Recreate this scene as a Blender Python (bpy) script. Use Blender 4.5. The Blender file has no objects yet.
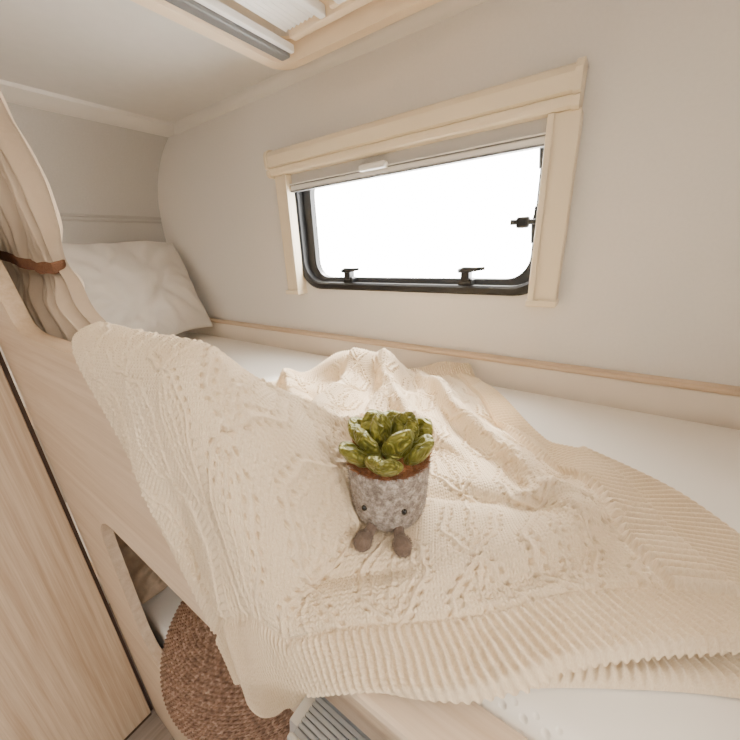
import bpy, bmesh, math, random
import numpy as np
from mathutils import Vector, Matrix
random.seed(4); rng = np.random.RandomState(7)
S = 0.85                     # one layout unit = distance from camera to window wall
ZF = -1.8                    # floor level in layout units
PI = math.pi
sc = bpy.context.scene
C = sc.collection
def W(p): return Vector((S*p[0], S*p[1], S*(p[2]-ZF)))

# ------------------------------------------------------------------ materials
def lin(h):
    h = h.lstrip('#'); r = [int(h[i:i+2], 16)/255 for i in (0, 2, 4)]
    return tuple((c/12.92 if c <= .04045 else ((c+.055)/1.055)**2.4) for c in r) + (1,)
class NM:
    def __init__(s, name):
        s.m = bpy.data.materials.new(name); s.m.use_nodes = True
        s.t = s.m.node_tree; s.n = s.t.nodes; s.b = s.n['Principled BSDF']; s.o = s.n['Material Output']
    def add(s, typ, **kw):
        n = s.n.new(typ)
        for k, v in kw.items():
            if k in n.inputs: n.inputs[k].default_value = v
            else: setattr(n, k, v)
        return n
    def link(s, a, b): s.t.links.new(a, b)
    def coords(s, out='Object', scale=(1, 1, 1), rot=(0, 0, 0)):
        tc = s.add('ShaderNodeTexCoord'); mp = s.add('ShaderNodeMapping')
        mp.inputs['Scale'].default_value = scale; mp.inputs['Rotation'].default_value = rot
        s.link(tc.outputs[out], mp.inputs[0]); return mp.outputs[0]
    def ramp(s, fac, stops):
        r = s.add('ShaderNodeValToRGB'); e = r.color_ramp.elements
        while len(e) < len(stops): e.new(.5)
        for q, (p, c) in zip(e, stops): q.position = p; q.color = c
        s.link(fac, r.inputs[0]); return r.outputs[0]
    def bump(s, h, st=.3, dist=.01, nrm=None):
        b = s.add('ShaderNodeBump'); b.inputs['Strength'].default_value = st; b.inputs['Distance'].default_value = dist
        s.link(h, b.inputs['Height'])
        if nrm: s.link(nrm, b.inputs['Normal'])
        s.link(b.outputs[0], s.b.inputs['Normal']); return b.outputs[0]
def plain(name, col, rough=.5, metal=0, bump=None, var=.06, nscale=30, sheen=0, spec=None):
    M = NM(name); v = M.coords(); nz = M.add('ShaderNodeTexNoise', Scale=nscale, Detail=4)
    M.link(v, nz.inputs['Vector']); c = lin(col)
    a = tuple(x*(1-var) for x in c[:3])+(1,); b = tuple(min(1, x*(1+var)) for x in c[:3])+(1,)
    M.link(M.ramp(nz.outputs['Fac'], [(.3, a), (.7, b)]), M.b.inputs['Base Color'])
    M.b.inputs['Roughness'].default_value = rough; M.b.inputs['Metallic'].default_value = metal
    if sheen: M.b.inputs['Sheen Weight'].default_value = sheen
    if spec is not None: M.b.inputs['Specular IOR Level'].default_value = spec
    if bump: M.bump(nz.outputs['Fac'], bump, .004)
    return M.m
def wood(name, c1, c2, axis='x', lo=.42, hi=.90):
    M = NM(name); k = 32; sc_ = {'x': (1.0, k, k), 'z': (k, k, .8), 'y': (k, 1.0, k)}[axis]
    v = M.coords(scale=sc_); n1 = M.add('ShaderNodeTexNoise', Scale=1.8, Detail=8, Roughness=.62, Distortion=.25)
    M.link(v, n1.inputs['Vector'])
    n2 = M.add('ShaderNodeTexNoise', Scale=10, Detail=5); M.link(v, n2.inputs['Vector'])
    mx = M.add('ShaderNodeMath', operation='MULTIPLY_ADD'); mx.inputs[1].default_value = .35
    M.link(n2.outputs['Fac'], mx.inputs[0]); M.link(n1.outputs['Fac'], mx.inputs[2])
    M.link(M.ramp(mx.outputs[0], [(lo, lin(c2)), (hi, lin(c1))]), M.b.inputs['Base Color'])
    M.b.inputs['Roughness'].default_value = .42
    M.bump(n2.outputs['Fac'], .06, .002); return M.m

m_wall = plain('wallpaper', '#ebe6df', .7, bump=.05, var=.015, nscale=160)
m_ceil = plain('ceiling_panel', '#d8d4ce', .6, var=.02)
m_end = plain('end_wall_fabric', '#c1beb9', .75, bump=.08, var=.03, nscale=200)
m_seam = plain('grey_seam', '#b3b0ab', .6, var=.01)
m_trim = plain('white_trim', '#dfdad2', .4, var=.005)
m_cream = plain('cream_plastic', '#ebdcc0', .38, var=.003)
m_hatch = plain('hatch_plastic', '#ecd8bb', .4, var=.004)
m_black = plain('black_rubber', '#151516', .35, var=.1)
m_dgrey = plain('dark_grey_plastic', '#28292b', .4, var=.05)
m_white = plain('white_plastic', '#eeece8', .35, var=.004)
m_blind = plain('blind_cloth', '#c8c6c3', .7, var=.01)
m_alu = plain('grey_aluminium', '#96989a', .40, 0.6, var=.03)
m_silver = plain('silver_edge', '#c3c5c6', .3, 0.8, var=.02)
m_greybar = plain('grey_profile', '#737373', .45, 0.2, var=.03)
m_woodp = wood('light_oak_panel', '#dfcbb2', '#c2a789', 'x')
m_woodv = wood('light_oak_door', '#ccb69b', '#9f8468', 'z', .42, .90)
m_woode = wood('oak_edge', '#dac3a6', '#c3a685', 'x')
m_backb = plain('backboard_laminate', '#eaddcc', .45, var=.01)
m_gap = plain('dark_gap', '#3d2c20', .8)
m_floor = wood('grey_vinyl_floor', '#9b8d80', '#786a60', 'y')
m_tie = plain('brown_fabric_strap', '#765440', .98, bump=.8, nscale=420, spec=.02, var=.18)
m_brown = plain('beige_cloth', '#cbb69e', .85, bump=.3, nscale=80, var=.10)
m_eye = plain('black_bead', '#0b0a0a', .15)
def cloth(name, col, sheen=.15, weave=900, st=.25, var=.03, fold=.4):
    M = NM(name); v = M.coords()
    w1 = M.add('ShaderNodeTexNoise', Scale=weave, Detail=2); M.link(v, w1.inputs['Vector'])
    w2 = M.add('ShaderNodeTexNoise', Scale=14, Detail=4, Distortion=.5); M.link(v, w2.inputs['Vector'])
    c = lin(col); a = tuple(x*(1-var) for x in c[:3])+(1,)
    M.link(M.ramp(w2.outputs['Fac'], [(.3, a), (.7, c)]), M.b.inputs['Base Color'])
    M.b.inputs['Roughness'].default_value = .9; M.b.inputs['Sheen Weight'].default_value = sheen
    b1 = M.bump(w2.outputs['Fac'], fold, .010); M.bump(w1.outputs['Fac'], st, .001, b1); return M.m
m_curtain = cloth('linen_curtain', '#c8b49b', fold=.6)
m_pillow = cloth('pillow_linen', '#ddd6cc', weave=700, fold=.6)
m_sheet = cloth('lower_sheet', '#efe9e0')

def mattress_mat():
    M = NM('quilted_mattress'); v = M.coords(scale=(93, 93, 93), rot=(0, 0, PI/4))
    vo = M.add('ShaderNodeTexVoronoi', Scale=1.0, Randomness=0.0); M.link(v, vo.inputs['Vector'])
    h = M.ramp(vo.outputs['Distance'], [(.05, (0, 0, 0, 1)), (.35, (1, 1, 1, 1))])
    M.link(M.ramp(vo.outputs['Distance'], [(.05, lin('#d2c6b4')), (.31, lin('#ebe3d7'))]), M.b.inputs['Base Color'])
    M.b.inputs['Roughness'].default_value = .8; M.b.inputs['Sheen Weight'].default_value = .03
    M.bump(h, .85, .0028); return M.m
m_matt = mattress_mat()

def knit_mat():
    M = NM('cream_knit')
    uvn = M.add('ShaderNodeUVMap', uv_map='knit')
    nz = M.add('ShaderNodeTexNoise', Scale=620, Detail=3, Roughness=.55); M.link(uvn.outputs[0], nz.inputs['Vector'])
    n2 = M.add('ShaderNodeTexNoise', Scale=9, Detail=3); M.link(uvn.outputs[0], n2.inputs['Vector'])
    ad = M.add('ShaderNodeMath', operation='MULTIPLY_ADD'); ad.inputs[1].default_value = .4
    M.link(n2.outputs['Fac'], ad.inputs[0]); M.link(nz.outputs['Fac'], ad.inputs[2])
    M.link(M.ramp(ad.outputs[0], [(.45, lin('#d6be9b')), (.95, lin('#e7d6bb'))]), M.b.inputs['Base Color'])
    M.b.inputs['Roughness'].default_value = .95; M.b.inputs['Sheen Weight'].default_value = .03
    M.bump(nz.outputs['Fac'], .4, .0008); return M.m
m_knit = knit_mat()

def felt_mat():
    M = NM('grey_felt'); v = M.coords()
    n1 = M.add('ShaderNodeTexNoise', Scale=700, Detail=3, Roughness=.7); M.link(v, n1.inputs['Vector'])
    n2 = M.add('ShaderNodeTexNoise', Scale=150, Detail=5, Roughness=.65); M.link(v, n2.inputs['Vector'])
    mx = M.add('ShaderNodeMath', operation='MULTIPLY_ADD'); mx.inputs[1].default_value = .5
    M.link(n1.outputs['Fac'], mx.inputs[0]); M.link(n2.outputs['Fac'], mx.inputs[2])
    M.link(M.ramp(mx.outputs[0], [(.60, lin('#6c6159')), (.76, lin('#978b81')), (.93, lin('#c6bbb0'))]), M.b.inputs['Base Color'])
    M.b.inputs['Roughness'].default_value = 1; M.b.inputs['Sheen Weight'].default_value = .15
    M.bump(mx.outputs[0], .4, .0010); return M.m
m_felt = felt_mat()
def leaf_mat():
    M = NM('green_satin'); v = M.coords()
    n1 = M.add('ShaderNodeTexNoise', Scale=55, Detail=2, Distortion=1.4); M.link(v, n1.inputs['Vector'])
    M.link(M.ramp(n1.outputs['Fac'], [(.25, lin('#494a13')), (.75, lin('#8d8837'))]), M.b.inputs['Base Color'])  # wide olive range puts satin sheen contrast into the colour
    M.b.inputs['Roughness'].default_value = .31; M.b.inputs['Sheen Weight'].default_value = .3
    M.b.inputs['Sheen Tint'].default_value = lin('#d6d88a'); M.b.inputs['Metallic'].default_value = .5
    M.bump(n1.outputs['Fac'], .85, .011); return M.m
m_leaf = leaf_mat()
m_soil = plain('brown_plush', '#85532f', .95, bump=.9, nscale=260, var=.3, sheen=.1)
m_leg = plain('greyish_brown_cord', '#715f52', .95, bump=.7, nscale=300, var=.15, sheen=.1)
def weave_mat():
    M = NM('braided_jute'); v = M.coords()
    n1 = M.add('ShaderNodeTexNoise', Scale=120, Detail=5); M.link(v, n1.inputs['Vector'])
    M.link(M.ramp(n1.outputs['Fac'], [(.3, lin('#634a3b')), (.55, lin('#8d6e59')), (.75, lin('#b79a85'))]), M.b.inputs['Base Color'])
    M.b.inputs['Roughness'].default_value = .9; M.bump(n1.outputs['Fac'], .4, .002); return M.m
m_jute = weave_mat()
def glass_mat(name, tint, gl=.06):
    m = bpy.data.materials.new(name); m.use_nodes = True; t = m.node_tree; n = t.nodes; n.clear()
    o = n.new('ShaderNodeOutputMaterial'); mx = n.new('ShaderNodeMixShader'); tr = n.new('ShaderNodeBsdfTransparent'); g = n.new('ShaderNodeBsdfGlossy')
    tr.inputs[0].default_value = tint; g.inputs['Roughness'].default_value = .05; mx.inputs[0].default_value = gl
    t.links.new(tr.outputs[0], mx.inputs[1]); t.links.new(g.outputs[0], mx.inputs[2]); t.links.new(mx.outputs[0], o.inputs[0]); return m
m_pane = glass_mat('acrylic_pane', (.97, .97, .97, 1))
def dome_mat():
    m = bpy.data.materials.new('opal_dome'); m.use_nodes = True; t = m.node_tree; n = t.nodes; n.clear()
    o = n.new('ShaderNodeOutputMaterial'); a = n.new('ShaderNodeBsdfTranslucent'); b = n.new('ShaderNodeBsdfDiffuse'); mx = n.new('ShaderNodeMixShader')
    a.inputs[0].default_value = (.32, .28, .23, 1); b.inputs[0].default_value = (.9, .86, .80, 1); mx.inputs[0].default_value = .3
    t.links.new(a.outputs[0], mx.inputs[1]); t.links.new(b.outputs[0], mx.inputs[2]); t.links.new(mx.outputs[0], o.inputs[0]); return m
m_dome = dome_mat()

# ------------------------------------------------------------------ object helpers
def tag(o, label=None, cat=None, group=None, kind=None):
    if label: o['label'] = label
    if cat: o['category'] = cat
    if group: o['group'] = group
    if kind: o['kind'] = kind
    return o
def thing(name, loc, label=None, cat=None, group=None, kind=None):
    o = bpy.data.objects.new(name, None); C.objects.link(o); o.location = W(loc); o.empty_display_size = .05
    return tag(o, label, cat, group, kind)
def finish(name, me, mat, parent, smooth):
    me.materials.append(mat)
    if smooth:
        for p in me.polygons: p.use_smooth = True
    o = bpy.data.objects.new(name, me); C.objects.link(o)
    if parent: o.parent = parent
    return o
def origin_of(o):
    L = Vector((0, 0, 0))
    while o: L += o.location; o = o.parent
    return L
class MB:
    def __init__(s): s.bm = bmesh.new()
    def box(s, x0, x1, y0, y1, z0, z1, bev=.004, seg=2, rot=None, piv=None):
        r = bmesh.ops.create_cube(s.bm, size=1); vs = r['verts']
        for v in vs: v.co = Vector(((x0+x1)/2+v.co.x*(x1-x0), (y0+y1)/2+v.co.y*(y1-y0), (z0+z1)/2+v.co.z*(z1-z0)))
        if bev:
            es = list({e for v in vs for e in v.link_edges})
            rr = bmesh.ops.bevel(s.bm, geom=es, offset=bev, segments=seg, profile=.5, affect='EDGES')
            vs = rr['verts'] + [v for v in vs if v.is_valid]
        if rot is not None:
            bmesh.ops.rotate(s.bm, verts=list(set(vs)), cent=piv, matrix=rot)
        return s
    def loft(s, rings, close=True, cap=True):
        vr = [[s.bm.verts.new(p) for p in r] for r in rings]; n = len(rings[0])
        for a, b in zip(vr, vr[1:]):
            for i in range(n if close else n-1):
                j = (i+1) % n; s.bm.faces.new((a[i], a[j], b[j], b[i]))
        if cap and close:
            s.bm.faces.new(vr[0][::-1]); s.bm.faces.new(vr[-1])
        return s
    def loop(s, rings):
        return s.loft(rings+[rings[0]], True, False)
    def prism(s, prof, axis, a0, a1):
        return s.loft([[mp(p, a, axis) for p in prof] for a in (a0, a1)])
    def tube(s, pts, r, n=10):
        pts = [Vector(p) for p in pts]; rings = []
        rr = r if isinstance(r, (list, tuple)) else [r]*len(pts)
        up = Vector((0, 0, 1))
        for i, p in enumerate(pts):
            t = (pts[min(i+1, len(pts)-1)]-pts[max(i-1, 0)]).normalized()
            a = t.cross(up if abs(t.z) < .95 else Vector((1, 0, 0))).normalized(); b = t.cross(a)
            rings.append([p+(a*math.cos(2*PI*k/n)+b*math.sin(2*PI*k/n))*rr[i] for k in range(n)])
        return s.loft(rings)
    def lathe(s, prof, c=(0, 0, 0), n=32):
        c = Vector(c)
        return s.loft([[c+Vector((max(r, 1e-4)*math.cos(2*PI*k/n), max(r, 1e-4)*math.sin(2*PI*k/n), z)) for k in range(n)] for r, z in prof])
    def fibre(s, b_, d_, n_, l_, wd):
        c = d_.cross(n_)
        if c.length < 1e-6: return
        s_v = c.normalized()*wd; c_ = b_+d_*l_*.55+n_*l_*.1; e_ = b_+d_*l_
        f4 = [s.bm.verts.new(p_) for p_ in (b_-s_v, b_+s_v, c_+s_v, c_-s_v, e_)]
        s.bm.faces.new((f4[0], f4[1], f4[2], f4[3])); s.bm.faces.new((f4[3], f4[2], f4[4]))
    def xf(s, M):
        bmesh.ops.transform(s.bm, matrix=M, verts=s.bm.verts); return s
    def build(s, name, mat, parent=None, smooth=False, auto=None, recalc=True):
        if recalc: bmesh.ops.recalc_face_normals(s.bm, faces=s.bm.faces)
        L = origin_of(parent)
        for v in s.bm.verts: v.co = W(v.co)-L
        me = bpy.data.meshes.new(name); s.bm.to_mesh(me); s.bm.free()
        o = finish(name, me, mat, parent, smooth or auto is not None)
        if auto is not None:
            try: me.set_sharp_from_angle(angle=math.radians(auto))
            except Exception: pass
        return o
def mp(p, a, axis):
    return {'x': (a, p[0], p[1]), 'y': (p[0], a, p[1]), 'z': (p[0], p[1], a)}[axis]
def rr(x0, x1, y0, y1, r, n=8):
    out = []
    for cx, cy, a0 in ((x1-r, y1-r, 0), (x0+r, y1-r, PI/2), (x0+r, y0+r, PI), (x1-r, y0+r, 3*PI/2)):
        for k in range(n+1):
            a = a0+PI/2*k/n; out.append((cx+r*math.cos(a), cy+r*math.sin(a)))
    return out
def ring(mb, sections, axis):
    """sections: list of (2D outline, depth) going round the ring's cross-section; outlines share a point count"""
    rings = [[mp(p, a, axis) for p in pts] for pts, a in sections]
    return mb.loop(rings)
def plate(name, outer, holes, axis, a0, a1, mat, parent=None):
    bm = bmesh.new(); es = []
    for lp in [outer]+holes:
        vs = [bm.verts.new(mp(p, a0, axis)) for p in lp]
        for i in range(len(vs)): es.append(bm.edges.new((vs[i], vs[(i+1) % len(vs)])))
    nrm = {'x': (1, 0, 0), 'y': (0, 1, 0), 'z': (0, 0, 1)}[axis]
    bmesh.ops.triangle_fill(bm, use_beauty=True, use_dissolve=False, edges=es, normal=nrm)
    r = bmesh.ops.extrude_face_region(bm, geom=bm.faces[:])
    d = Vector(nrm)*(a1-a0)
    bmesh.ops.translate(bm, vec=d, verts=[g for g in r['geom'] if isinstance(g, bmesh.types.BMVert)])
    mb = MB(); mb.bm.free(); mb.bm = bm
    return mb.build(name, mat, parent)
def grids(name, Vs, mat, parent=None, uvs=None, closed_u=False):
    """list of (n,m,3) numpy grids in layout units -> one smooth mesh"""
    L = np.array(origin_of(parent)); co = []; fs = []; uvl = []; off = 0
    for gi, V in enumerate(Vs):
        n, m = V.shape[:2]
        P = V.reshape(-1, 3)*S; P[:, 2] -= ZF*S; co.append(P-L)
        i = np.arange(n-1)[:, None]; j = np.arange(m if closed_u else m-1)[None, :]; j2 = (j+1) % m
        f = np.stack([i*m+j, i*m+j2, (i+1)*m+j2, (i+1)*m+j], -1).reshape(-1, 4)+off
        fs.append(f); off += n*m
        if uvs is not None: uvl.append(uvs[gi].reshape(-1, 2))
    co = np.concatenate(co); f = np.concatenate(fs).astype(np.int32)
    me = bpy.data.meshes.new(name); me.vertices.add(len(co)); me.vertices.foreach_set('co', co.astype(np.float32).ravel())
    me.loops.add(f.size); me.loops.foreach_set('vertex_index', f.ravel())
    me.polygons.add(len(f)); me.polygons.foreach_set('loop_start', np.arange(0, f.size, 4, dtype=np.int32))
    me.polygons.foreach_set('use_smooth', np.ones(len(f), dtype=bool))
    me.update(calc_edges=True)
    if uvs is not None:
        u = np.concatenate(uvl)[f.ravel()]; ul = me.uv_layers.new(name='knit'); ul.data.foreach_set('uv', u.astype(np.float32).ravel())
    me.validate()
    return finish(name, me, mat, parent, False)
def sm(t, a, b):
    t = np.clip((t-a)/(b-a), 0, 1); return t*t*(3-2*t)
def noise(x, y, seed, n=7, w0=.12, w1=.4):
    r = np.random.RandomState(seed); o = 0*x
    for k in range(n):
        w = w0+(w1-w0)*r.rand(); a = r.rand()*2*PI
        o = o+np.sin(2*PI*(x*math.cos(a)+y*math.sin(a))/w+r.rand()*6.28)*(w/w1)
    return o/n
def spline(pts, n):
    P = np.array(pts, float); m = len(P)
    Q = np.vstack([2*P[0]-P[1], P, 2*P[-1]-P[-2]]); out = []
    for i in range(m-1):
        p0, p1, p2, p3 = Q[i:i+4]
        for t in np.linspace(0, 1, 40, endpoint=False):
            out.append(.5*((2*p1)+(-p0+p2)*t+(2*p0-5*p1+4*p2-p3)*t*t+(-p0+3*p1-3*p2+p3)*t**3))
    out.append(P[-1]); out = np.array(out)
    d = np.r_[0, np.cumsum(np.linalg.norm(np.diff(out, axis=0), axis=1))]; q = np.linspace(0, d[-1], n)
    return np.stack([np.interp(q, d, out[:, k]) for k in range(out.shape[1])], 1)

# ------------------------------------------------------------------ room shell
MZ = -.39     # mattress top
CZ = .548     # ceiling
XR = .36
hole = rr(-1.012, -.122, -.132, .30, .085)
tag(plate('wall_back', [(-2.3, ZF), (XR+.05, ZF), (XR+.05, CZ+.02), (-2.3, CZ+.02)], [hole], 'y', 1.0, 1.05, m_wall), kind='structure')
hx0, hx1, hy0, hy1 = -.86, -.38, .28, .86
tag(plate('ceiling', [(-2.3, -1.5), (1.6, -1.5), (1.6, 1.05), (-2.3, 1.05)], [rr(hx0, hx1, hy0, hy1, .05)], 'z', CZ, CZ+.03, m_ceil), kind='structure')
tag(MB().box(-2.3, 1.6, -1.5, 1.05, ZF-.04, ZF, 0).build('floor', m_floor), kind='structure')
prof = [(-2.03, ZF), (-2.03, .19)]
cv = spline([(-2.03, .19), (-2.015, .28), (-1.97, .37), (-1.91, .44), (-1.83, .50), (-1.715, .552)], 16)
prof += [tuple(p) for p in cv[1:]]+[(-1.72, .6), (-2.2, .6), (-2.2, ZF)]
mb = MB(); mb.loft([[(p[0], a, p[1]) for p in prof] for a in (.15, 1.0)])
tag(mb.build('wall_left', m_end, auto=35), kind='structure')
tag(MB().box(XR, XR+.05, .17, 1.0, ZF, CZ, 0).build('wall_right', m_wall), kind='structure')
q = [(1.0, CZ), (.970, CZ), (.972, CZ-.010), (.981, CZ-.018), (.989, CZ-.026), (1.0, CZ-.029)]
tag(MB().prism(q, 'x', -1.72, XR).build('trim_1', m_trim, auto=50), kind='structure')
q = [(-1.76, CZ), (-1.675, CZ), (-1.678, CZ-.012), (-1.71, CZ-.022), (-1.735, CZ-.030), (-1.785, CZ-.028)]
tag(MB().prism(q, 'y', .15, .995).build('trim_2', m_trim, auto=50), kind='structure')
tb = MB().box(-2.03, -2.018, .15, .998, .190, .203, .004).box(-2.03, -2.022, .15, .998, .172, .181, .003)
tag(tb.build('trim_3', m_seam), kind='structure')
# ledge board along the window wall behind the mattress
t4 = thing('trim_4', (-.8, .98, -.4), kind='structure')
MB().box(-2.02, XR-.005, .968, .999, MZ-.15, -.326, .003).build('backboard', m_backb, t4)
MB().box(-2.02, XR-.005, .962, .999, -.326, -.312, .005).build('top_edging', m_woode, t4)

# ------------------------------------------------------------------ window
w1 = thing('window_1', (-.6, 1.02, -.148), kind='structure')
mb = MB(); o1 = rr(-1.020, -.118, -.139, .31, .10); o2 = rr(-1.014, -.123, -.134, .304, .095); i1 = rr(-.999, -.142, -.120, .29, .085); i2 = rr(-.993, -.148, -.114, .285, .08)
ring(mb, [(o1, .997), (o1, .991), (o2, .986), (i1, .986), (i2, .992), (i2, 1.05), (o2, 1.05), (o2, .997)], 'y').build('rubber_frame', m_black, w1, auto=40)
mb = MB(); j1 = rr(-.995, -.146, -.116, .286, .082); j2 = rr(-.962, -.189, -.098, .25, .06)
ring(mb, [(j1, 1.03), (j1, 1.018), (j2, 1.026), (j2, 1.05), (j1, 1.05)], 'y').build('sash_frame', m_dgrey, w1, auto=40)
mb = MB(); k1 = rr(-.97, -.181, -.104, .255, .06); mb.prism(k1, 'y', 1.036, 1.044); mb.build('pane', m_pane, w1)
for lx in (-.79, -.355):
    l = MB().box(lx-.021, lx+.021, .996, 1.03, -.118, -.094, .005).box(lx-.013, lx+.013, .992, 1.025, -.104, -.070, .005)
    l = l.build('latch', m_black, w1)
    k = MB().tube([(lx-.018, .992, -.073), (lx, .988, -.070), (lx+.028, .987, -.069), (lx+.058, .988, -.066)], [.006, .009, .0065, .0045])
    k.build('latch_lever', m_black, l, True)
for z in (.045, .215):
    st = MB().tube([(-.186, 1.018, z-.05), (-.188, 1.006, z), (-.186, 1.018, z+.035)], .005).build('stay_arm', m_black, w1, True)
    if z < .1: MB().box(-.226, -.196, .985, 1.012, z-.014, z+.014, .006).tube([(-.240, .994, z+.002), (-.175, .998, z)], .007).build('stay_knob', m_black, st)

wb = thing('window_blind', (-.6, .97, -.15), 'cream roller blind frame around the caravan window, blind nearly fully raised', 'blind')
p = [(.999, .258), (.950, .258), (.944, .262), (.942, .270), (.942, .279), (.948, .283), (.939, .287), (.937, .318), (.943, .330), (.957, .338), (.999, .340)]
cas = MB().prism(p, 'x', -1.072, -.125).build('cassette', m_cream, wb)
for x0, x1 in ((-1.082, -1.07), (-.127, -.113)):
    MB().prism([(a-.005 if a < .99 else a, b+(.004 if b > .3 else -.004)) for a, b in p], 'x', x0, x1).build('end_cap', m_cream, cas)
for x0, x1 in ((-1.065, -1.0), (-.172, -.108)):
    r = MB().box(x0, x1, .957, .9995, -.152, .258, .003)
    xi = x1-.014 if x0 < -.5 else x0
    r.box(xi, xi+.014, .949, .958, -.150, .257, .002)
    r = r.build('side_rail', m_cream, wb)
    MB().box(x0-.003, x1+.003, .945, .9995, -.158, -.142, .003).build('rail_end', m_cream, r)
cl = MB().box(-1.0, -.172, .977, .981, .222, .262, .001)
cl.build('blind_cloth', m_blind, wb)
pb = MB().box(-1.0, -.172, .968, .986, .205, .222, .004).box(-1.0, -.172, .964, .985, .2235, .2275, .0015).build('pull_bar', m_white, wb)
MB().box(-1.0, -.172, .966, .984, .201, .2055, .001).box(-1.0, -.172, .9665, .984, .2215, .2240, .0005).build('seal_strip', m_greybar, pb)
MB().box(-.685, -.59, .948, .972, .218, .237, .006).build('pull_handle', m_white, pb)

# ------------------------------------------------------------------ roof hatch
rh = thing('roof_hatch', (-.62, .57, CZ), 'cream roof skylight frame with grey blind bar in ceiling', 'skylight')
mb = MB(); a1 = rr(-.955, -.28, .18, .945, .07); a2 = rr(-.95, -.285, .185, .94, .07); a3 = rr(-.925, -.31, .21, .915, .06); a4 = rr(-.87, -.37, .27, .87, .05)
a3b = rr(-.912, -.325, .222, .905, .058)
ring(mb, [(a1, CZ-.001), (a2, CZ-.022), (a3, CZ-.030), (a3b, CZ-.044), (a4, CZ-.048), (rr(-.862, -.378, .278, .862, .05), CZ-.03), (rr(-.858, -.382, .282, .858, .05), CZ+.12), (rr(-.88, -.36, .26, .88, .05), CZ+.12), (rr(-.859, -.381, .281, .859, .05), CZ-.001)], 'z').build('frame', m_hatch, rh, auto=25)
dm = MB()
dm.loft([[mp(pt, CZ+z, 'z') for pt in rr(-.90+d, -.34-d, .24+d, .90-d, .06-d*.2)] for d, z in ((0, .12), (.0, .135), (.02, .16), (.06, .175), (.14, .183))]).build('dome', m_dome, rh, auto=50)
br = MB().box(-.85, -.815, .30, .845, CZ-.052, CZ-.03, .006).build('blind_bar', m_greybar, rh)
MB().box(-.815, -.80, .30, .845, CZ-.044, CZ-.026, .003).build('bar_lip', m_white, br)
pl = MB(); pl.loft([[(x_, y_, CZ-.010+(.004 if i % 2 else 0)) for i, x_ in enumerate(np.linspace(-.80, -.68, 17))] for y_ in (.30, .82)], close=False)
pl.box(-.684, -.664, .30, .822, CZ-.022, CZ+.002, .004)
pl.build('pleated_blind', m_white, rh)
MB().box(-.42, -.385, .30, .845, CZ-.048, CZ-.02, .006).build('screen_bar', m_hatch, rh)
hd = MB().tube([(-.64, .80, CZ+.02), (-.61, .80, CZ-.01), (-.52, .80, CZ-.012), (-.48, .80, CZ+.02)], .013, 12).build('handle', m_white, rh, True)
MB().box(-.80, -.44, .825, .852, CZ-.02, CZ+.05, .006).box(-.65, -.47, .812, .83, CZ-.012, CZ+.03, .005).build('latch_plate', m_hatch, rh)

# ------------------------------------------------------------------ wardrobe on the left
wd = thing('wardrobe', (-1.34, -.3, ZF), 'tall light oak wardrobe side left of the bunk front', 'wardrobe')
MB().box(-1.5, -1.30, -.8, .142, ZF+.02, CZ, .003).build('side_panel', m_woodv, wd)
MB().box(-1.5, -1.306, .142, .152, ZF+.02, CZ, 0).build('gap_strip', m_gap, wd)
MB().box(-1.5, -1.306, -.8, .142, ZF, ZF+.02, 0).build('plinth', m_gap, wd)

# ------------------------------------------------------------------ bunk bed
bb = thing('bunk_bed', (-.5, .17, ZF), 'built-in light oak bunk bed with curved guard board and lower berth opening', 'bunk bed')
def guard_z(x):
    x = np.asarray(x, float)
    z = -.14-.265*sm(x, -.37, -.2)
    xs = [-1.31, -1.22, -1.15, -1.1, -1.07, -1.05, -1.035, -1.015, -.98, -.93]
    zs = [.11, .085, .055, .018, -.02, -.055, -.09, -.118, -.135, -.14]
    return np.where(x < -.93, np.interp(x, xs, zs), z)
topx = list(np.linspace(-1.298, -.93, 24))+list(np.linspace(-.9, -.38, 6))+list(np.linspace(-.37, -.2, 18))+[XR]
outer = [(x, float(guard_z(x))) for x in topx]+[(XR, ZF+.001), (-1.298, ZF+.001)]
opening = rr(-1.0, .25, -1.17, -.585, .14, 12)
plate('front_panel', outer, [opening], 'y', .155, .18, m_woodp, bb)
e = spline([(x, .1675, float(guard_z(x))) for x in topx[:-1]], 120)
el = MB()
rings = []
for i, pnt in enumerate(e):
    rings.append([(pnt[0], y, pnt[2]+dz) for y, dz in ((.152, -.012), (.152, .003), (.157, .006), (.178, .006), (.183, .003), (.183, -.012))])
el.loft(rings).build('top_edging', m_woode, bb, auto=40)
MB().box(-.2, XR-.002, .147, .207, -.425, -.400, .006).build('entry_rail', m_woodp, bb)
MB().box(-2.025, XR-.002, .19, .998, -.56, -.535, .002).build('upper_base', m_woodp, bb)
MB().box(-2.025, XR-.002, .19, .998, -1.29, -1.265, .002).build('lower_base', m_woodp, bb)

def soft_box(x0, x1, y0, y1, z0, z1, r, seg=5):
    return MB().box(x0, x1, y0, y1, z0, z1, r, seg)
um = thing('mattress', (-.8, .58, -.535), 'white dotted mattress on the upper bunk under the knitted blanket', 'mattress')
soft_box(-2.02, XR-.006, .209, .960, -.534, MZ, .022).build('mattress_body', m_matt, um, True)
pi_ = MB()
pts = [(x, y, -.415) for x, y in rr(-2.018, XR-.008, .207, .961, .03, 5)]
pi_.tube(pts+[pts[0]], .004, 8).build('piping', m_sheet, um, True)
tag(soft_box(-2.02, XR-.006, .20, .995, -1.264, -1.09, .022).build('mattress', m_sheet, None, True), 'plain white mattress in the lower berth seen through the opening', 'mattress')

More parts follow.
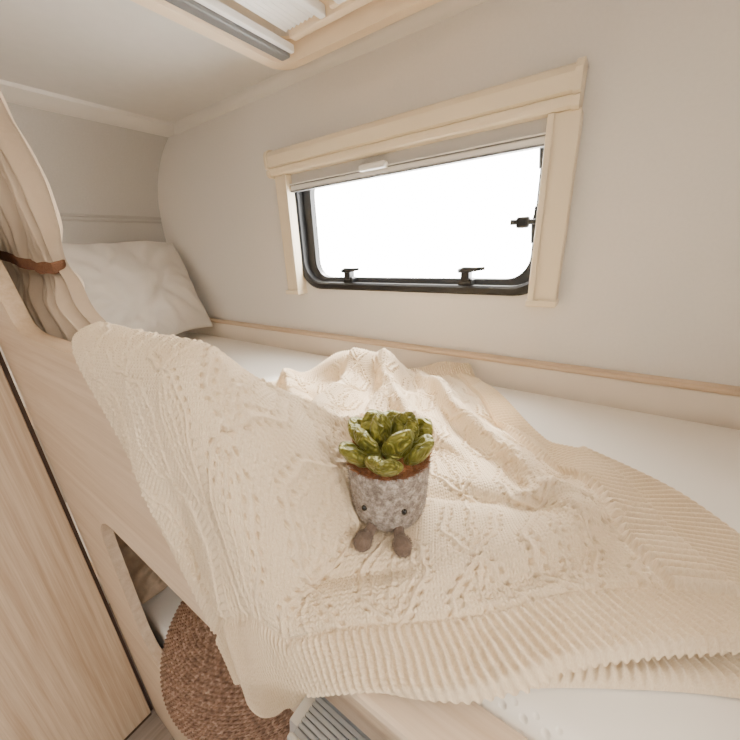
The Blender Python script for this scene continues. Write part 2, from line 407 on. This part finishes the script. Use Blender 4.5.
def pillow(name, label, mat, loc, w, h, t, rotm, seed, cat='pillow', crease=1.0):
    n = 180; u = np.linspace(-1, 1, n); U, V = np.meshgrid(u, u)
    prof = np.clip((1-np.abs(U)**2.6)*(1-np.abs(V)**2.6), 0, 1)**.54
    nz_ = noise(U, V, seed, 6, .8, 1.7)
    cr = np.abs(noise(U+.1*V, V, seed+20, 5, .9, 1.8)); c2_ = np.abs(noise(U, V+.2*U, seed+31, 5, .8, 1.6))
    ang = np.arctan2(V, U); rad_ = np.hypot(U, V)
    fan = np.sin(ang*16+seed)*np.exp(-((rad_-1.0)/.32)**2)*.09
    wr = (nz_*.28-np.exp(-(cr/.18)**2)*.15-np.exp(-(c2_/.20)**2)*.10+fan)*crease
    X = U*w/2*(.98+.01*np.abs(V)**4); Y = V*h/2*(.98+.01*np.abs(U)**4)
    X = X+.035*noise(U, V, seed+4, 5, .9, 2.2)*w; Y = Y+.055*noise(U, V, seed+9, 5, .8, 2.0)*h
    G = []
    for s in (1, -1):
        # the filling slumps towards the lower edge
        Z = s*t/2*prof*(1+wr*1.3)*(1-.22*V)
        P = np.stack([X, Y, Z], -1)@np.array(rotm.to_3x3()).T+np.array(loc); G.append(P if s > 0 else P[:, ::-1])
    o = grids(name, G, mat); return tag(o, label, cat)
def frame3(ex, ey):
    ex = Vector(ex).normalized(); ey = Vector(ey).normalized(); ez = ex.cross(ey).normalized(); ey = ez.cross(ex)
    return Matrix((ex, ey, ez)).transposed()
pillow('pillow', 'cream white linen pillow leaning at the head of the upper bunk', m_pillow, (-1.795, .71, -.135), .51, .50, .21, frame3((.06, 1, 0), (-.26, 0, .42)), 3)
pillow('cushion', 'crumpled beige cushion in the lower berth, just inside the opening', m_brown, (-1.20, .350, -.985), .30, .27, .14, frame3((0.05, 1, 0), (-.55, 0, .40)), 8, 'cushion', 1.6)

# woven round cushion on the lower bunk
n, m = 760, 1000
th = np.linspace(0, PI, n)[:, None]; ph = np.linspace(0, 2*PI, m, endpoint=False)[None, :]
R0, H0 = .285, .14
rad = np.sin(th)**.80; hh = np.sign(np.cos(th))*np.abs(np.cos(th))
NR = 74
row = np.floor(th*NR/PI)
d = .0030*np.abs(np.sin(th*NR))**.55*(1+.55*np.sin(ph*140+row*PI+(th*NR-row*PI)*1.1)) - .004
X = (R0*rad+d*rad)*np.cos(ph); Y = (R0*rad+d*rad)*np.sin(ph); Z = H0*hh+d*np.sign(hh)+0*ph
G = np.stack([X, Y, Z], -1)@np.array(Matrix.Rotation(math.radians(-6), 3, 'Y')).T+np.array([-.632, .380, -.950])
tag(grids('woven_cushion', [G], m_jute, None, None, True), 'round brown woven jute cushion on the lower berth below the blanket', 'cushion')

# ------------------------------------------------------------------ ladder
ld = thing('bunk_ladder', (-.03, .05, ZF), 'aluminium bunk ladder with grooved top tread hooked on the bunk front', 'ladder')
gp = [(.104, -.462), (.104, -.438)]
for k in range(7):
    y = .106+k*.005; gp += [(y, -.438), (y+.0032, -.438), (y+.0037, -.4415), (y+.0048, -.4415)]
gp += [(.1425, -.438), (.1425, -.462)]
tr_ = MB().prism(gp, 'x', -.186, .17).build('top_tread', m_alu, ld)
MB().box(-.188, .17, .098, .1045, -.466, -.434, .002).build('silver_nosing', m_silver, tr_)
for x0 in (-.198, .168):
    s = MB(); path = [(.126, -.442), (.120, -.48), (-.06, ZF)]
    rings = [[(x0+a, y+b, z) for a, b in ((0, -.015), (.012, -.015), (.012, .015), (0, .015))] for y, z in path]
    st = s.loft(rings).build('stile', m_silver, ld)
    MB().box(x0-.001, x0+.015, -.085, -.035, ZF, ZF+.025, .004).build('rubber_foot', m_black, st)
for k in range(4):
    z = -.72-k*.27; y = .118+(-.178)*((-.46-z)/(1.34)); MB().box(-.188, .17, y-.014, y+.014, z-.012, z+.012, .005).build('rung', m_alu, ld)

# ------------------------------------------------------------------ curtain and tie-back
ns, nz = 760, 260
z = np.linspace(.545, -.33, nz)[:, None]; s_ = np.linspace(0, 1, ns)[None, :]
def ip(zz, pts):
    P = spline(sorted(pts), 200); return np.interp(zz, P[:, 0], P[:, 1])
xr_ = ip(z, [(.55, -1.18), (.40, -1.105), (.29, -1.045), (.21, -.990), (.14, -.960), (.07, -.965), (.005, -.985), (-.06, -.89), (-.157, -.72), (-.34, -.60)])
xl_ = ip(z, [(.55, -1.60), (.29, -1.60), (.14, -1.58), (.03, -1.54), (-.07, -1.54), (-.16, -1.56), (-.34, -1.56)])
cin = np.exp(-((z-.008)/.050)**2)
low = sm(-z, .02, .10)
amp = .026*(1-.55*cin)*(1-.30*low)
sw = s_+.022*np.sin(s_*13+1+z*1.2)+.014*np.sin(s_*29-z*2)
ph_ = sw*2*PI*18.0+.5*s_*np.sin(z*4+1)
X = xl_+(xr_-xl_)*s_+.006*np.cos(ph_)*(1-cin)*np.sin(PI*s_)
am2 = .62+.35*np.sin(s_*33+2)+.30*np.sin(s_*15+z*3)
Y = .262-.033*low+amp*(np.sin(ph_)+.30*np.sin(2*ph_+1+z*4)+.15*np.sin(3*ph_-z*6))*am2+.003*np.sin(ph_*2.3+z*23)*cin-.010*cin*np.sin(PI*s_)
wrk = noise(s_*.9+0*z, z*.7+0*s_, 77, 12, .05, .18)
Y = Y+.010*wrk*(1-cin)*(1-.5*low)+.003*np.sin(z*60+s_*25)*np.exp(-((z+.04)/.05)**2)
eg = sm(s_, .90, 1.0)
Y = Y*(1-.7*eg)+.7*eg*(.247-.02*low+.035*(s_-.9)*5)
Y = np.maximum(Y, .192+0*s_)
Z = z+0*s_
tag(grids('curtain', [np.stack([X, Y, Z], -1)], m_curtain), 'cream linen curtain gathered at the left end of the upper bunk', 'curtain')
tb = MB(); rings = []
for k in range(160):
    a = 2*PI*k/160; sq = lambda c_: math.copysign(abs(c_)**.6, c_)
    wv = .003*math.sin(9*a)+.0012*math.sin(31*a)
    cx, cy = -1.275+.290*sq(math.cos(a)), .248+(.034+wv)*sq(math.sin(a)); zc = .004-.11*(cx+1.10)+.003*math.sin(3*a)+.0015*math.sin(13*a)
    ox, oy = math.cos(a)*.0015, math.sin(a)*.0015
    rings.append([(cx, cy, zc-.012), (cx, cy, zc+.012), (cx+ox, cy+oy, zc+.0115), (cx+ox*.6, cy+oy*.6, zc+.004), (cx+ox*1.2, cy+oy*1.2, zc-.003), (cx+ox, cy+oy, zc-.0115)])
tag(tb.loop(rings).build('curtain_tieback', m_tie, None, auto=50), 'brown strap tied around the gathered cream curtain', 'tieback')

# ------------------------------------------------------------------ knitted blanket
NU, NV = 1200, 1340
c0 = spline([(-.360, -.345), (-.322, -.262), (-.28, -.15), (-.225, .025), (-.139, .137), (-.036, .220), (.046, .294), (.135, .362), (.215, .406)], NU)
c1 = spline([(-.85, .585), (-.72, .70), (-.62, .83), (-.50, .93), (-.31, .962)], NU)
d0 = spline([(-.360, -.345), (-.388, -.26), (-.42, -.175), (-.47, -.06), (-.55, .05), (-.64, .14), (-.68, .20), (-.76, .40), (-.85, .585)], NV)
d1 = spline([(.215, .406), (.140, .443), (.050, .580), (-.085, .706), (-.205, .860), (-.31, .962)], NV)
U = np.linspace(0, 1, NU)[None, :, None]; V = np.linspace(0, 1, NV)[:, None, None]
P = (1-V)*c0[None]+V*c1[None]+(1-U)*d0[:, None]+U*d1[:, None]-((1-U)*(1-V)*c0[0]+U*(1-V)*c0[-1]+(1-U)*V*c1[0]+U*V*c1[-1])
def softplus(q, k): return k*np.logaddexp(0, q/k)
def ridge(x, y, pts, w, amp, sharp=.45):
    best = 0*x
    for (x0, y0, a0), (x1, y1, a1) in zip(pts, pts[1:]):
        dx, dy = x1-x0, y1-y0; L2_ = dx*dx+dy*dy; t = np.clip(((x-x0)*dx+(y-y0)*dy)/L2_, 0, 1)
        d2 = (x-x0-t*dx)**2+(y-y0-t*dy)**2
        side = ((x-x0)*dy-(y-y0)*dx)/math.sqrt(L2_)          # steep on one side like a turned-over fold
        ww = w*(1+(sharp-1)*sm(side, -.004, .004))
        best = np.maximum(best, (a0+(a1-a0)*t)*np.exp(-d2/ww**2))
    return best*amp
def support(x, y, wt=1.0):
    base = MZ+.022
    gz = guard_z(np.maximum(x, -.92))
    gz = gz+.020+.026*sm(gz, -.36, -.2)
    f = np.clip(1-(y-.20)/.32, 0, 1); f = np.where(y < .20, 1, f**1.5)
    h = base+np.maximum(0, gz-base)*f
    xw = x+.025*noise(x, y, 41, 6, .18, .5); yw = y+.025*noise(x, y, 42, 6, .18, .5)
    dx, dy = xw-(-.60), yw-.765
    a = .5; p_, q_ = dx*math.cos(a)+dy*math.sin(a), -dx*math.sin(a)+dy*math.cos(a)
    g = .066*np.exp(-(np.abs(p_)/.112)**2.8-(np.abs(q_)/.058)**2.4)
    g = g+.032*np.exp(-((xw+.49)/.042)**2-((yw-.80)/.06)**2)
    g = g+ridge(xw, yw, [(-.58, .72, .6), (-.516, .56, 1), (-.42, .38, .3)], .042, .062)
    g = g+ridge(xw, yw, [(-.52, .82, .4), (-.44, .68, 1), (-.38, .52, .4)], .036, .045)
    g = g+ridge(xw, yw, [(-.74, .62, .8), (-.62, .52, 1), (-.52, .46, .4)], .038, .048)
    g = g+ridge(xw, yw, [(-.43, .86, .5), (-.32, .73, 1), (-.19, .61, .9), (-.06, .50, .8), (.01, .43, .3)], .032, .044)
    g = g+ridge(xw, yw, [(-.47, .72, .3), (-.34, .60, 1), (-.22, .54, .3)], .034, .050)
    g = g+ridge(xw, yw, [(-.12, .25, .4), (-.03, .35, 1), (.03, .43, .6)], .034, .032)
    g = g+ridge(xw, yw, [(-.36, .30, .3), (-.33, .42, 1), (-.35, .52, .3)], .036, .048)
    g = g+ridge(xw, yw, [(-.12, .44, .2), (-.05, .45, 1), (.01, .47, .4)], .026, .028)
    calm = 1-.85*np.exp(-((x+.21)**2+(y-.32)**2)/.010)
    nearg = np.exp(-((y-.16)/.10)**2)*sm(-x, .2, .3)
    edge = 1-.6*sm(x, .02, .14)
    cr = np.exp(-(np.abs(noise(x, y, 51, 6, .25, .6))/.08)**1.5)
    g = g+(.027*noise(x, y, 11, 9, .14, .42)-.020*cr+.014)*calm*edge*(1-.8*nearg)
    g = g*(1-.6*nearg)
    h = h+g*wt+.06*sm(y, .89, .965)
    return np.maximum(h, MZ+.014)
LU, LV = .95, 1.12
u = U[..., 0]*LU+0*V[..., 0]; v = V[..., 0]*LV+0*U[..., 0]
x = P[..., 0]; yp = P[..., 1]
qv = yp-.160; kk = .024
y = .136+softplus(qv, kk); drop = softplus(-qv, kk)
wt = .22+.78*sm(v, .02, .20)
wt = np.where(x < -.2, np.maximum(wt, sm(-x, .2, .3)), wt)
RW = .064
wt = wt*(1-.62*sm(u, LU-RW-.05, LU-.01))       # the border lies straighter than the body
zt = support(x, y, wt)-drop
hang = sm(drop, .03, .30)*(1-sm(x, -.29, -.20))
fold = hang*(.011+.020*np.sin(x*30+drop*6+.6+1.0*np.sin(drop*8))+.007*np.sin(x*61-drop*14))*sm(u, -.02, .12)*(1-.5*(1-sm(v, .0, .22)))
y = y-np.maximum(fold, -.006)-.004*hang
lift = .024*sm(x, -.06, .02)      # right edge and front hem lie over the folded under-layer
ribr = sm(u, LU-RW-.003, LU-RW)
B = np.stack([x, y, zt+lift], -1)
def normals(B):
    a = np.gradient(B, axis=1); b = np.gradient(B, axis=0); nn = np.cross(a, b); nn /= np.linalg.norm(nn, axis=-1, keepdims=True)+1e-9
    return nn
N = normals(B)
if N[NV//2, NU//2, 2] < 0: N = -N
ribb = 1-sm(v, .086, .091); ribt = sm(v, LV-.065, LV-.06); ribl = 1-sm(u, .040, .045)
def ribf(q, p_): s_ = np.sin(2*PI*q/p_); return np.sign(s_)*np.abs(s_)**.7
rib_u = ribf(u+.0010*np.sin(v*90), .0096); rib_v = ribf(v, .0130)
# V-shaped stocking stitches in columns
pc = .0082; fc = (u/pc) % 1
ph_s = v/.0074+.50*np.abs(2*fc-1)
stitch = np.abs(np.sin(PI*ph_s))**.8
colg = np.abs(np.sin(2*PI*fc))**.6
knit = .0018*stitch*colg
# lace: staggered leaf outlines drawn by rows of eyelets beside a raised smooth line
cu, cvv = .106, .165
uw = u+.003*np.sin(v*2*PI/.055)                # the columns wander a little
fu = (uw/cu) % 1-.5; fv = ((v/cvv)+.5*(np.floor(uw/cu) % 2)) % 1-.5
half = .43*np.cos(PI*fv)**.85
Ld = (half-np.abs(fu))*cu                      # distance inside the leaf outline, layout units
pul = np.clip(np.sin(2*PI*v/.0136), 0, 1)**1.0
pul2 = np.clip(np.sin(2*PI*v/.0136+PI), 0, 1)**1.0
line = np.exp(-((Ld-.0043)/.0026)**2)
eye = np.exp(-((Ld+.0023)/.0025)**2)*pul
eye2 = np.exp(-((Ld-.0132)/.0022)**2)*pul2
line2 = np.exp(-((Ld-.0181)/.0022)**2)
mid = np.exp(-(fu*cu/.0026)**2)*(Ld > .012)
mide = np.exp(-((np.abs(fu)*cu-.0059)/.0021)**2)*(Ld > .014)*pul
deep = 1-.30*sm(drop, .0, .05)                 # eyelets stay shallower where the knit hangs against the board
body = .0030*line+.0017*line2*(Ld > 0)+.0021*mid+deep*(-.0074*eye-.0054*eye2-.0046*mide)+knit*(1-.6*line)
w_r = np.clip(ribb+ribt, 0, 1); w_s = ribr*(1-w_r); w_l = ribl*(1-w_r)
st2 = np.abs(np.sin(PI*v/.0076)); st3 = np.abs(np.sin(PI*u/.0076))
disp = body*(1-w_r-w_s-w_l)+(.0027*rib_u+.0009*st2)*w_r+(.0038*rib_v+.0009*st3+.013)*w_s+(.0006*rib_v+knit)*w_l
disp = disp-.0045*np.exp(-((v-.092)/.005)**2)
ew = np.minimum(np.minimum(U[..., 0]*LU*1.2, (1-U[..., 0])*LU), np.minimum(V[..., 0]*LV, (1-V[..., 0])*LV))
disp = disp-np.where(drop > .05, .008, .013)*(1-sm(ew, 0, .008))-.008*(1-sm((1-U[..., 0])*LU, 0, .008))
B = B+N*disp[..., None]
uvB = np.stack([u, v], -1)
# folded under-layer that shows beyond the right edge and the front hem
K = 860; L2 = 60
outc = spline([(-.035, .214), (.046, .268), (.147, .326), (.29, .388), (.345, .438), (.228, .528), (.138, .630), (.008, .698)], K)
inc = spline([(-.02, .31), (.05, .34), (.10, .37), (.16, .392), (.18, .412), (.10, .457), (.0, .548), (-.06, .588)], K)
T = np.linspace(0, 1, L2)[:, None, None]
E = outc[None]*(1-T)+inc[None]*T
al = np.linspace(0, 1, K)[None, :]; tt = T[..., 0]
zz = MZ+.002+.0034*ribf(al*.9, .0110)*(1-sm(tt, .6, .8))*sm(tt, .0, .06)+.015*np.sqrt(np.clip(tt/.14, 0, 1))
E = np.concatenate([E, (zz+0*tt)[..., None]], -1)
uvE = np.stack([al*.9+0*tt, tt*.1+0*al], -1)
tag(grids('knitted_blanket', [B, E], m_knit, None, [uvB, uvE]), 'cream knitted blanket with ribbed border spread over the bunk and guard board', 'blanket')

# ------------------------------------------------------------------ plush succulent toy
TX, TY = -.214, .334
TZ = float(support(np.array(TX), np.array(TY)))+.004
toy = thing('plush_succulent', (TX, TY, TZ), 'plush green succulent toy in grey felt pot sitting on the blanket', 'toy')
RT = Matrix.Translation((TX, TY, TZ))@Matrix.Rotation(math.radians(24), 4, 'Z')
pp = spline([(.0, 0), (.030, .0005), (.041, .004), (.0475, .012), (.0510, .028), (.0530, .048), (.0542, .068), (.0552, .080), (.0555, .087), (.054, .093), (.050, .096), (.044, .094), (.043, .086), (.0, .084)], 90)
pot = MB().lathe([tuple(q_) for q_ in pp], n=140)
for v_ in pot.bm.verts:
    a_ = math.atan2(v_.co.y, v_.co.x); k_ = 1+.008*math.sin(a_*5+v_.co.z*90)+.005*math.sin(a_*11-v_.co.z*160); v_.co.x *= k_; v_.co.y *= k_
bmesh.ops.recalc_face_normals(pot.bm, faces=pot.bm.faces)
for k in range(10500):              # loose fibres of the felt
    zz_ = rng.uniform(.004, .096); rr_ = float(np.interp(zz_, [.004, .012, .028, .048, .068, .080, .087, .095], [.041, .0475, .0510, .0530, .0542, .0552, .0555, .052])); a = rng.uniform(0, 2*PI)
    n_ = Vector((math.cos(a), math.sin(a), 0)); b_ = n_*rr_*.995+Vector((0, 0, zz_))
    d_ = (n_*rng.uniform(.3, 1)+Vector((rng.uniform(-1, 1), rng.uniform(-1, 1), rng.uniform(-1, 1)))*.9).normalized()
    pot.fibre(b_, d_, n_, rng.uniform(.0020, .0050), .00014)
pot.xf(RT).build('pot', m_felt, toy, True, recalc=False)
for sx in (-1, 1):
    a = sx*.50; r = .0538
    e = MB(); bmesh.ops.create_uvsphere(e.bm, u_segments=16, v_segments=10, radius=.0039)
    e.xf(RT@Matrix.Translation((r*math.sin(a), -r*math.cos(a), .045))).build('eye', m_eye, toy, True)
nth = 200
so = []
for r, z_ in [(.0, .082), (.045, .084), (.0520, .092), (.0520, .097), (.047, .103), (.03, .106), (.0, .108)]:
    so.append([(max(r, 1e-4)*math.cos(2*PI*k/nth), max(r, 1e-4)*math.sin(2*PI*k/nth), z_+.002*math.sin(k*.9+r*300)) for k in range(nth)])
sb_ = MB().loft([[Vector(p_) for p_ in r] for r in so]); bmesh.ops.recalc_face_normals(sb_.bm, faces=sb_.bm.faces)
for k in range(7500):
    a = rng.uniform(0, 2*PI); r_ = rng.uniform(.030, .0545); n_ = Vector((math.cos(a)*.6, math.sin(a)*.6, .8)).normalized()
    b_ = Vector((math.cos(a)*r_, math.sin(a)*r_, .096+.004*(1-r_/.0535)))
    d_ = (n_*rng.uniform(.4, 1)+Vector((rng.uniform(-1, 1), rng.uniform(-1, 1), rng.uniform(-.6, .6)))*.8).normalized()
    sb_.fibre(b_, d_, n_, rng.uniform(.006, .013), .00034)
sb_.xf(RT).build('soil', m_soil, toy, True, recalc=False)
def leafmesh(Lf, Wd, Tk, bend):
    mb = MB(); rings = []; n = 30; nn_ = 36; ph0 = random.uniform(0, 6)
    for i in range(n+1):
        t = i/n
        # rounded pad drawn out to a small point
        w = Wd*(.44+.56*math.sin(min(1, t/.54)*PI/2)) if t < .54 else Wd*max(0, 1-((t-.54)/.46)**1.95)**.70
        k = Tk*(.6+.4*math.sin(min(1, t/.5)*PI/2)) if t < .5 else Tk*max(0, 1-((t-.5)/.5)**2.2)**.64
        w = max(w, .0004); k = max(k, .0003)
        yy = Lf*t; zz_ = bend*math.sin(t*PI*.5)**2
        r_ = []
        for j in range(nn_):
            c_, s2 = math.cos(2*PI*j/nn_), math.sin(2*PI*j/nn_)
            xx = w*c_; cre = -.0036*math.exp(-(xx/.0026)**2)*min(1, t*3)*(1 if t < .82 else .2) if s2 > 0 else 0
            puck = .0011*math.sin(t*19+ph0+c_*3)*s2*(1-t*.6)
            r_.append(Vector((xx, yy, zz_+k*s2*(1 if s2 < 0 else .9)+cre+puck+.13*w*c_*c_)))
        rings.append(r_)
    return mb.loft(rings)
def add_leaf(az, el, r0, z0, Lf, Wd, Tk, bend):
    M = RT@Matrix.Rotation(az, 4, 'Z')@Matrix.Translation((0, r0, z0))@Matrix.Rotation(el, 4, 'X')@Matrix.Rotation(random.uniform(-.25, .25), 4, 'Y')
    leafmesh(Lf, Wd, Tk, bend).xf(M).build('leaf', m_leaf, toy, True)
for k in range(6): add_leaf(2*PI*k/6+.1+random.uniform(-.12, .12), math.radians(37+random.uniform(-5, 8)), .025, .094, .057, .0245, .0112, .004)
for k in range(4): add_leaf(2*PI*k/4+.62+random.uniform(-.12, .12), math.radians(58+random.uniform(-5, 6)), .015, .099, .056, .0240, .0112, .003)
add_leaf(1.2, math.radians(76), .005, .103, .053, .0225, .0105, .002)
for sx in (-1, 1):
    lg = MB().tube([(sx*.017, -.038, .012), (sx*.0185, -.048, .0125), (sx*.0205, -.056, .0115), (sx*.0220, -.061, .010)], [.0078, .0074, .0072, .0078], 14).xf(RT).build('leg', m_leg, toy, True)
    ft = MB(); bmesh.ops.create_uvsphere(ft.bm, u_segments=24, v_segments=16, radius=1)
    Rf = Matrix.Rotation(sx*math.radians(17), 3, 'Z'); cen = Vector((sx*.0248, -.0675, .0112))
    for v_ in ft.bm.verts:
        c_ = Vector((v_.co.x*.0115*(1+.08*(-v_.co.y)), v_.co.y*.0142, v_.co.z*.0115*(1+.1*(-v_.co.y))))
        v_.co = cen+Rf@c_
    bmesh.ops.recalc_face_normals(ft.bm, faces=ft.bm.faces)
    for k in range(1100):
        n_ = Vector(rng.normal(size=3)).normalized(); b_ = cen+Rf@Vector((n_.x*.0115, n_.y*.0142, n_.z*.0115)); n_ = Rf@n_
        if b_.z < .004: continue
        d_ = (n_+Vector(rng.uniform(-.9, .9, 3))).normalized(); ft.fibre(b_, d_, n_, rng.uniform(.0014, .0030), .00018)
    ft.xf(RT).build('foot', m_leg, lg, True, recalc=False)

# ------------------------------------------------------------------ light
wld = bpy.data.worlds.new('daylight'); sc.world = wld; wld.use_nodes = True
t = wld.node_tree; nn = t.nodes; bg = nn['Background']
tc = nn.new('ShaderNodeTexCoord'); sp = nn.new('ShaderNodeSeparateXYZ'); mr = nn.new('ShaderNodeMapRange'); rp = nn.new('ShaderNodeMix'); rp.data_type = 'RGBA'
t.links.new(tc.outputs['Generated'], sp.inputs[0]); t.links.new(sp.outputs['Y'], mr.inputs['Value'])
mr.inputs['From Min'].default_value = -.1; mr.inputs['From Max'].default_value = .35; mr.inputs['To Min'].default_value = 0.32; mr.inputs['To Max'].default_value = 26
mr2 = nn.new('ShaderNodeMapRange'); t.links.new(sp.outputs['Y'], mr2.inputs['Value']); mr2.inputs['From Min'].default_value = -.1; mr2.inputs['From Max'].default_value = .35
rp.inputs[6].default_value = (1, .94, .87, 1); rp.inputs[7].default_value = (1, .98, .945, 1)
t.links.new(mr2.outputs[0], rp.inputs[0]); t.links.new(rp.outputs[2], bg.inputs['Color']); t.links.new(mr.outputs[0], bg.inputs['Strength'])
def area(name, loc, target, sx, sy, power, col):
    l = bpy.data.lights.new(name, 'AREA'); l.shape = 'RECTANGLE'; l.size = sx; l.size_y = sy; l.energy = power; l.color = col
    o = bpy.data.objects.new(name, l); C.objects.link(o); o.location = W(loc)
    o.rotation_euler = (W(target)-W(loc)).to_track_quat('-Z', 'Y').to_euler(); return o
area('aisle_fill', (.85, -.02, .14), (0, 1.0, 0), .24, .20, 6.5, (1, .91, .79))  # added warm fill lamp at the right, stands for no modelled opening
area('low_fill', (-.3, -1.4, -.9), (-.7, .4, -.95), .6, .8, 4, (1, .94, .86))  # added low fill lamp, brightens the lower berth and bunk front
sl = bpy.data.lights.new('sun', 'SUN'); sl.energy = 16.0; sl.angle = math.radians(10); sl.color = (1, .95, .86)
so_ = bpy.data.objects.new('sun', sl); C.objects.link(so_)
so_.rotation_euler = Vector((.16, -.70, -.68)).to_track_quat('-Z', 'Y').to_euler()

# ------------------------------------------------------------------ camera
cd = bpy.data.cameras.new('camera'); cam = bpy.data.objects.new('camera', cd); C.objects.link(cam)
cd.sensor_width = 36; cd.lens = 340/740*36; cd.clip_start = .01
r = Vector((.823, .566, -.0436)).normalized(); f = Vector((-.5455, .7673, -.3366)); f = (f-r*f.dot(r)).normalized(); up = r.cross(f)
M = Matrix((r, up, -f)).transposed().to_4x4(); M.translation = W((0, 0, 0)); cam.matrix_world = M
sc.camera = cam
